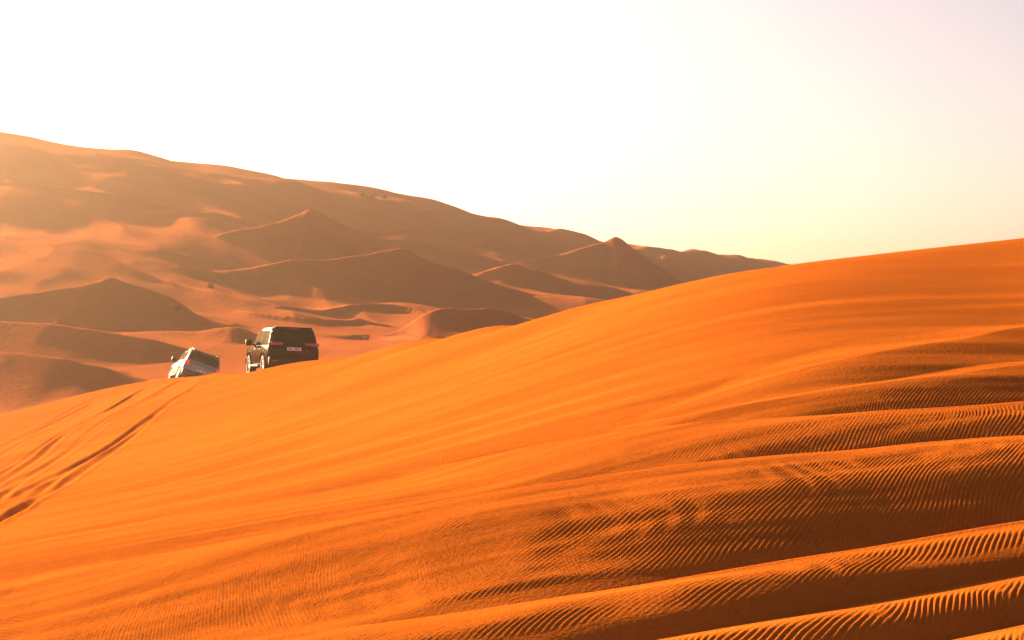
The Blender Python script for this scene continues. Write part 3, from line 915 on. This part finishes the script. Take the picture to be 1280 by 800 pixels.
def build_body(parent, mat):
    bm = bmesh.new()
    rings = []
    for y, w, b, t in STN:
        h = t - b
        right = [(w * pf, y, b + h * f) for f, pf in PROF]
        top = [(w * 0.80, y, t + 0.015), (w * 0.3, y, t + 0.03)]
        half = right + top
        left = [(-x, yy, z) for x, yy, z in half[::-1]]
        rings.append(half + left)
    loft(bm, rings)
    bmesh.ops.recalc_face_normals(bm, faces=bm.faces)
    me = bpy.data.meshes.new("body"); bm.to_mesh(me); bm.free()
    o = bpy.data.objects.new("body", me); COL.objects.link(o)
    # wheel openings
    cuts = []
    for ya in (AXLE_R, AXLE_F):
        for sx in (-1, 1):
            c = bmesh.new()
            bmesh.ops.create_cone(c, cap_ends=True, segments=36, radius1=0.475, radius2=0.475, depth=0.62,
                                  matrix=Matrix.Translation((sx * 0.90, ya, WHEEL_R + 0.03)) @ Matrix.Rotation(math.pi / 2, 4, 'Y'))
            cm = bpy.data.meshes.new("opening"); c.to_mesh(cm); c.free()
            co = bpy.data.objects.new("opening", cm); COL.objects.link(co); cuts.append(co)
            md = o.modifiers.new("cut", 'BOOLEAN'); md.operation = 'DIFFERENCE'; md.object = co; md.solver = 'EXACT'
    dg = bpy.context.evaluated_depsgraph_get()
    new = bpy.data.meshes.new_from_object(o.evaluated_get(dg))
    o.modifiers.clear()
    o.data = new; bpy.data.meshes.remove(me)
    for c in cuts:
        cm = c.data; bpy.data.objects.remove(c); bpy.data.meshes.remove(cm)
    new.name = "body"
    new.materials.clear(); new.materials.append(mat)
    new.polygons.foreach_set('use_smooth', np.ones(len(new.polygons), dtype=bool))
    new.set_sharp_from_angle(angle=math.radians(38))
    o.parent = parent
    return o

def build_offroader(name, label, matrix, mat, lens, trim, plate_dark, wide_lamps):
    plate_z = 1.055 if wide_lamps else 0.86
    root = thing(name, label, 'car', matrix)
    build_body(root, mat)
    bm = bmesh.new(); loft(bm, [cab_ring(*r) for r in CAB]); link_mesh("cabin", bm, mat, root)
    # glass
    bm = bmesh.new(); patch(bm, cab_rear, lin(-0.96, 0.96, 9), [1.30, 1.40, 1.5, 1.62, 1.73], 0.006); rw = link_mesh("rear_window", bm, TINT_GLASS, root)
    bm = bmesh.new(); add_tube(bm, [(0.05, -2.40, 1.27), (0.30, -2.385, 1.33), (0.52, -2.365, 1.36)], 0.012, 6); link_mesh("wiper", bm, PLASTIC, rw)
    bm = bmesh.new(); patch(bm, cab_front, lin(-0.95, 0.95, 9), [1.22, 1.36, 1.5, 1.62, 1.71], 0.006); link_mesh("windscreen", bm, TINT_GLASS, root)
    for s in (-1, 1):
        fn = cab_side(s)
        def quarter(u, v, y0b, y0t, y1b, y1t):
            z = 1.23 + (1.70 - 1.23) * v
            a = y0b + (y0t - y0b) * v; b = y1b + (y1t - y1b) * v
            return fn(a + (b - a) * u, z)
        bm = bmesh.new(); patch(bm, lambda u, v: quarter(u, v, -2.12, -1.98, -1.22, -1.20), lin(0, 1, 4), [0, .33, .57, .8, 1], 0.006); link_mesh("side_window", bm, TINT_GLASS, root)
        for (y0, y1, w0, w1t) in ((-1.13, -0.16, (-1.13, -1.11), (-0.19, -0.17)), (-0.12, 1.02, (-0.10, -0.10), (0.70, 0.18))):
            bd = body_side(s)
            bm = bmesh.new(); patch(bm, bd, lin(y0, min(y1, 0.93), 6), [0.50, 0.62, 0.78, 0.95, 1.08, 1.14], 0.007, 0.03)
            door = link_mesh("door", bm, mat, root)
            bm = bmesh.new(); patch(bm, lambda u, v: quarter(u, v, w0[0], w0[1], w1t[0], w1t[1]), lin(0, 1, 4), [0, .33, .57, .8, 1], 0.006); link_mesh("window", bm, TINT_GLASS, door)
            bm = bmesh.new(); yh = y0 + 0.16
            add_box(bm, (s * (body_w(yh, 1.02) + 0.03), yh, 1.03), (0.035, 0.20, 0.035), 0.008); link_mesh("handle", bm, CHROME if mat is BLACK_PAINT else mat, door)
        # mirror on a short arm
        bm = bmesh.new()
        add_box(bm, (s * 1.11, 0.72, 1.27), (0.24, 0.14, 0.23), 0.04); mir = link_mesh("wing_mirror", bm, PLASTIC, root)
        bm = bmesh.new(); add_box(bm, (s * 0.955, 0.74, 1.20), (0.12, 0.06, 0.05), 0.01); link_mesh("mirror_arm", bm, PLASTIC, mir)
        bm = bmesh.new(); add_box(bm, (s * 1.11, 0.646, 1.27), (0.19, 0.006, 0.18)); link_mesh("mirror_glass", bm, TINT_GLASS, mir)
        # roof rail, sill step, lamps
        bm = bmesh.new() if not wide_lamps else None
        if bm: add_tube(bm, [(s * 0.66, -1.80, 1.86), (s * 0.66, -1.70, 1.925), (s * 0.66, -0.9, 1.935), (s * 0.66, -0.30, 1.925), (s * 0.66, -0.20, 1.86)], 0.022, 8)
        if bm: add_box(bm, (s * 0.66, -1.0, 1.895), (0.03, 0.06, 0.06)); link_mesh("roof_rail", bm, mat, root)
        bm = bmesh.new(); add_box(bm, (s * 0.96, 0.03, 0.40), (0.17, 1.85, 0.07), 0.02); link_mesh("running_board", bm, trim, root)
        bm = bmesh.new()
        if wide_lamps:
            add_box(bm, (s * 0.64, -2.40, 1.23), (0.46, 0.12, 0.12), 0.02)
            add_box(bm, (s * 0.89, -2.33, 1.23), (0.08, 0.16, 0.12), 0.02)
        else:
            add_box(bm, (s * 0.81, -2.40, 1.10), (0.22, 0.10, 0.24), 0.03)
            add_box(bm, (s * 0.90, -2.35, 1.10), (0.075, 0.14, 0.23), 0.02)
        link_mesh("tail_light", bm, lens, root)
        bm = bmesh.new(); add_box(bm, (s * 0.70, -2.515, 0.60), (0.22, 0.02, 0.05), 0.006); link_mesh("reflector", bm, DARK_LENS, root)
        bm = bmesh.new(); add_box(bm, (s * 0.70, 2.38, 0.86), (0.36, 0.14, 0.17), 0.04); link_mesh("headlight", bm, CLEAR_LENS, root)
        # arch flares: half rings round the wheel openings
        for ya in (AXLE_R, AXLE_F):
            bm = bmesh.new(); rings = []
            for k in range(19):
                t = math.pi * (-0.06 + 1.12 * k / 18)
                cy, cz = math.cos(t), math.sin(t)
                zc = WHEEL_R + 0.03
                x = body_w(ya + 0.5 * cy, min(max(zc + 0.5 * cz, 0.46), 1.0))
                rings.append([(s * (x - 0.06), ya + 0.455 * cy, zc + 0.455 * cz), (s * (x + 0.028), ya + 0.46 * cy, zc + 0.46 * cz),
                              (s * (x + 0.028), ya + 0.51 * cy, zc + 0.51 * cz), (s * (x - 0.06), ya + 0.54 * cy, zc + 0.54 * cz)])
            loft(bm, rings); link_mesh("arch_flare", bm, mat, root)
            # wheel
            bm = bmesh.new()
            prof = [(-0.125, 0.27), (-0.135, 0.33), (-0.125, 0.385), (-0.085, WHEEL_R), (0.085, WHEEL_R), (0.125, 0.385), (0.135, 0.33), (0.125, 0.27), (0.0, 0.25)]
            add_lathe_x(bm, prof, 36, (0, 0, 0))
            for k in range(36):      # tread blocks
                t = 2 * math.pi * (k + 0.5) / 36
                for xx in (-0.06, 0.06):
                    add_box(bm, (xx, WHEEL_R * math.cos(t), WHEEL_R * math.sin(t)), (0.085, 0.04, 0.02), 0, Matrix.Rotation(t - math.pi / 2, 3, 'X'))
            wh = link_mesh("wheel", bm, RUBBER, root)
            wh.location = (s * 0.835, ya, WHEEL_R)
            bm = bmesh.new()
            add_lathe_x(bm, [(0.10 * s, 0.275), (0.115 * s, 0.262), (0.09 * s, 0.245), (0.0, 0.24), (0.0, 0.275)], 32)
            for k in range(6):
                t = 2 * math.pi * k / 6
                add_box(bm, (0.075 * s, 0.145 * math.cos(t), 0.145 * math.sin(t)), (0.035, 0.055, 0.22), 0.01, Matrix.Rotation(t - math.pi / 2, 3, 'X'))
            add_lathe_x(bm, [(0.09 * s, 0.001), (0.09 * s, 0.06), (0.04 * s, 0.07), (0.04 * s, 0.001)], 16)
            link_mesh("rim", bm, ALLOY, wh)
            bm = bmesh.new(); bmesh.ops.create_cone(bm, cap_ends=True, segments=20, radius1=0.15, radius2=0.15, depth=0.03,
                                                    matrix=Matrix.Translation((0.02 * s, 0, 0)) @ Matrix.Rotation(math.pi / 2, 4, 'Y')); link_mesh("brake_disc", bm, GREY_PLASTIC, wh)
    # bumpers, spoiler, tailgate trim, plate, underside
    bm = bmesh.new(); add_box(bm, (0, -2.42, 0.60), (1.86, 0.18, 0.30), 0.05); link_mesh("rear_bumper", bm, trim, root)
    bm = bmesh.new(); add_box(bm, (0, 2.42, 0.60), (1.80, 0.20, 0.32), 0.06); link_mesh("front_bumper", bm, mat, root)
    bm = bmesh.new(); add_box(bm, (0, 2.47, 0.85), (0.95, 0.06, 0.20), 0.02); link_mesh("grille", bm, PLASTIC, root)
    bm = bmesh.new(); add_box(bm, (0, -2.16, 1.825), (1.36, 0.26, 0.05), 0.02, Matrix.Rotation(math.radians(-8), 3, 'X')); sp = link_mesh("roof_spoiler", bm, mat, root)
    bm = bmesh.new(); add_box(bm, (0, -2.285, 1.80), (0.34, 0.02, 0.022)); link_mesh("brake_light", bm, DARK_LENS, sp)
    bm = bmesh.new()
    patch(bm, lambda u, v: (Vector((u * 0.86, -2.44 + 0.03 * u * u + 0.0, v)), Vector((0, -1, 0))), lin(-0.6, 0.6, 7), [0.76, 0.88, 1.0, 1.10], 0.012, 0.03)
    tg = link_mesh("tailgate", bm, mat, root)
    bm = bmesh.new(); add_box(bm, (0, -2.462, plate_z - 0.11), (0.62, 0.025, 0.035), 0.008); link_mesh("handle", bm, PLASTIC if wide_lamps else GREY_PLASTIC, tg)
    bm = bmesh.new(); add_box(bm, (0, -2.463, plate_z), (0.53, 0.018, 0.115), 0.004); pl = link_mesh("number_plate", bm, PLATE, root)
    for x in plate_dark:
        bm = bmesh.new(); add_box(bm, (x, -2.474, plate_z), (0.040, 0.004, 0.062)); link_mesh("plate_character", bm, INK, pl, smooth=False)
    bm = bmesh.new(); add_box(bm, (0, -0.0, 0.39), (1.30, 4.2, 0.16), 0.04); link_mesh("chassis", bm, PLASTIC, root)
    bm = bmesh.new(); add_tube(bm, [(0.55, -1.9, 0.36), (0.55, -2.52, 0.37)], 0.035, 10); link_mesh("exhaust_pipe", bm, CHROME, root)
    bm = bmesh.new(); add_tube(bm, [(0.78, 1.05, 1.15), (0.80, 0.95, 1.55), (0.82, 0.82, 1.95)], [0.008, 0.006, 0.003], 6); link_mesh("aerial", bm, PLASTIC, root)
    return root

def car_matrix(spec):
    x, y, z, heading, roll, pitch = spec
    return (Matrix.Translation((x, y, z)) @ Matrix.Rotation(math.radians(heading), 4, 'Z')
            @ Matrix.Rotation(math.radians(pitch), 4, 'X') @ Matrix.Rotation(math.radians(roll), 4, 'Y'))

build_offroader("black_car", "black four-wheel-drive car seen from behind, on the dune crest right of the smaller white car",
                car_matrix(BLACK_CAR), BLACK_PAINT, DARK_LENS, PLASTIC, (-0.19, -0.12, 0.02, 0.09, 0.16), True)
build_offroader("white_car", "silver-white four-wheel-drive car tilted steeply to one side, half behind the dune crest",
                car_matrix(WHITE_CAR), WHITE_PAINT, RED_LENS, GREY_PLASTIC, (-0.17, -0.08, 0.05, 0.13), False)

# ================================================================ desert shrubs on the far hill
LEAF_DARK = paint("dark_shrub_leaf", (0.030, 0.050, 0.018), 0.8)
LEAF_PALE = paint("pale_shrub_leaf", (0.085, 0.11, 0.06), 0.8)
LEAF_DRY = paint("dry_shrub_leaf", (0.060, 0.040, 0.022), 0.85)
TWIG = paint("shrub_twig", (0.07, 0.045, 0.028), 0.9)
def shrub(name, label, x, y, w, h, mat, seed, n=420):
    rnd = random.Random(seed)
    z = float(height(np.array([x]), np.array([y]))[0])
    root = thing(name, label, 'shrub', Matrix.Translation((x, y, z - 0.03)), 'shrubs on the far hill')
    bm = bmesh.new(); tips = []
    for k in range(9):
        a = rnd.uniform(0, 2 * math.pi); r = rnd.uniform(0.15, 0.9) * w / 2
        t = Vector((math.cos(a) * r, math.sin(a) * r, h * rnd.uniform(0.55, 0.9) * (1 - 1.2 * (r / w) ** 2)))
        tips.append(t)
        add_tube(bm, [(0, 0, -0.05), t * 0.45 + Vector((0, 0, 0.1 * h)), t], [0.03, 0.02, 0.008], 5)
    link_mesh("stem", bm, TWIG, root)
    bm = bmesh.new()
    for k in range(n):
        t = rnd.choice(tips)
        c = Vector((t.x * rnd.uniform(0.5, 1.1), t.y * rnd.uniform(0.5, 1.1), t.z * rnd.uniform(0.1, 1.05))) + Vector((rnd.gauss(0, 0.12 * w), rnd.gauss(0, 0.12 * w), rnd.gauss(0, 0.10 * h)))
        c.z = max(c.z, 0.05)
        s = rnd.uniform(0.05, 0.13) * min(w, 1.4)
        M = Matrix.Translation(c) @ Matrix.Rotation(rnd.uniform(0, 6.28), 4, Vector((rnd.gauss(0, 1), rnd.gauss(0, 1), rnd.gauss(0, 1))).normalized())
        v = [bm.verts.new(M @ Vector(p)) for p in ((-s, 0, 0), (0, -0.4 * s, 0), (s, 0, 0.2 * s), (0, 0.4 * s, 0.1 * s))]
        bm.faces.new(v)
    f = link_mesh("foliage", bm, mat, root, smooth=False)
    return root
for args in SHRUBS:
    name, label, x, y, w, h, m, seed = args
    shrub(name, label, x, y, w, h, {'dark': LEAF_DARK, 'pale': LEAF_PALE, 'dry': LEAF_DRY}[m], seed)

# ================================================================ haze: one box of even air round the whole scene
def box_mesh(name, lo, hi):
    v = [(x, y, z) for z in (lo[2], hi[2]) for y in (lo[1], hi[1]) for x in (lo[0], hi[0])]
    f = [(0, 2, 3, 1), (4, 5, 7, 6), (0, 1, 5, 4), (2, 6, 7, 3), (0, 4, 6, 2), (1, 3, 7, 5)]
    me = bpy.data.meshes.new(name); me.from_pydata(v, [], f); me.update()
    o = bpy.data.objects.new(name, me); COL.objects.link(o)
    return o
haze = box_mesh("haze", (-3300, -3300, -14), (3300, 3300, 50))
haze['kind'] = 'stuff'
hm = bpy.data.materials.new("haze"); hm.use_nodes = True
hnt = hm.node_tree
hnt.nodes.remove(hnt.nodes['Principled BSDF'])
pv = hnt.nodes.new('ShaderNodeVolumePrincipled')
pv.inputs['Color'].default_value = (1.0, 0.72, 0.54, 1)
pv.inputs['Density'].default_value = 0.00057
pv.inputs['Anisotropy'].default_value = 0.9
hnt.links.new(pv.outputs[0], hnt.nodes['Material Output'].inputs['Volume'])
haze.data.materials.append(hm)
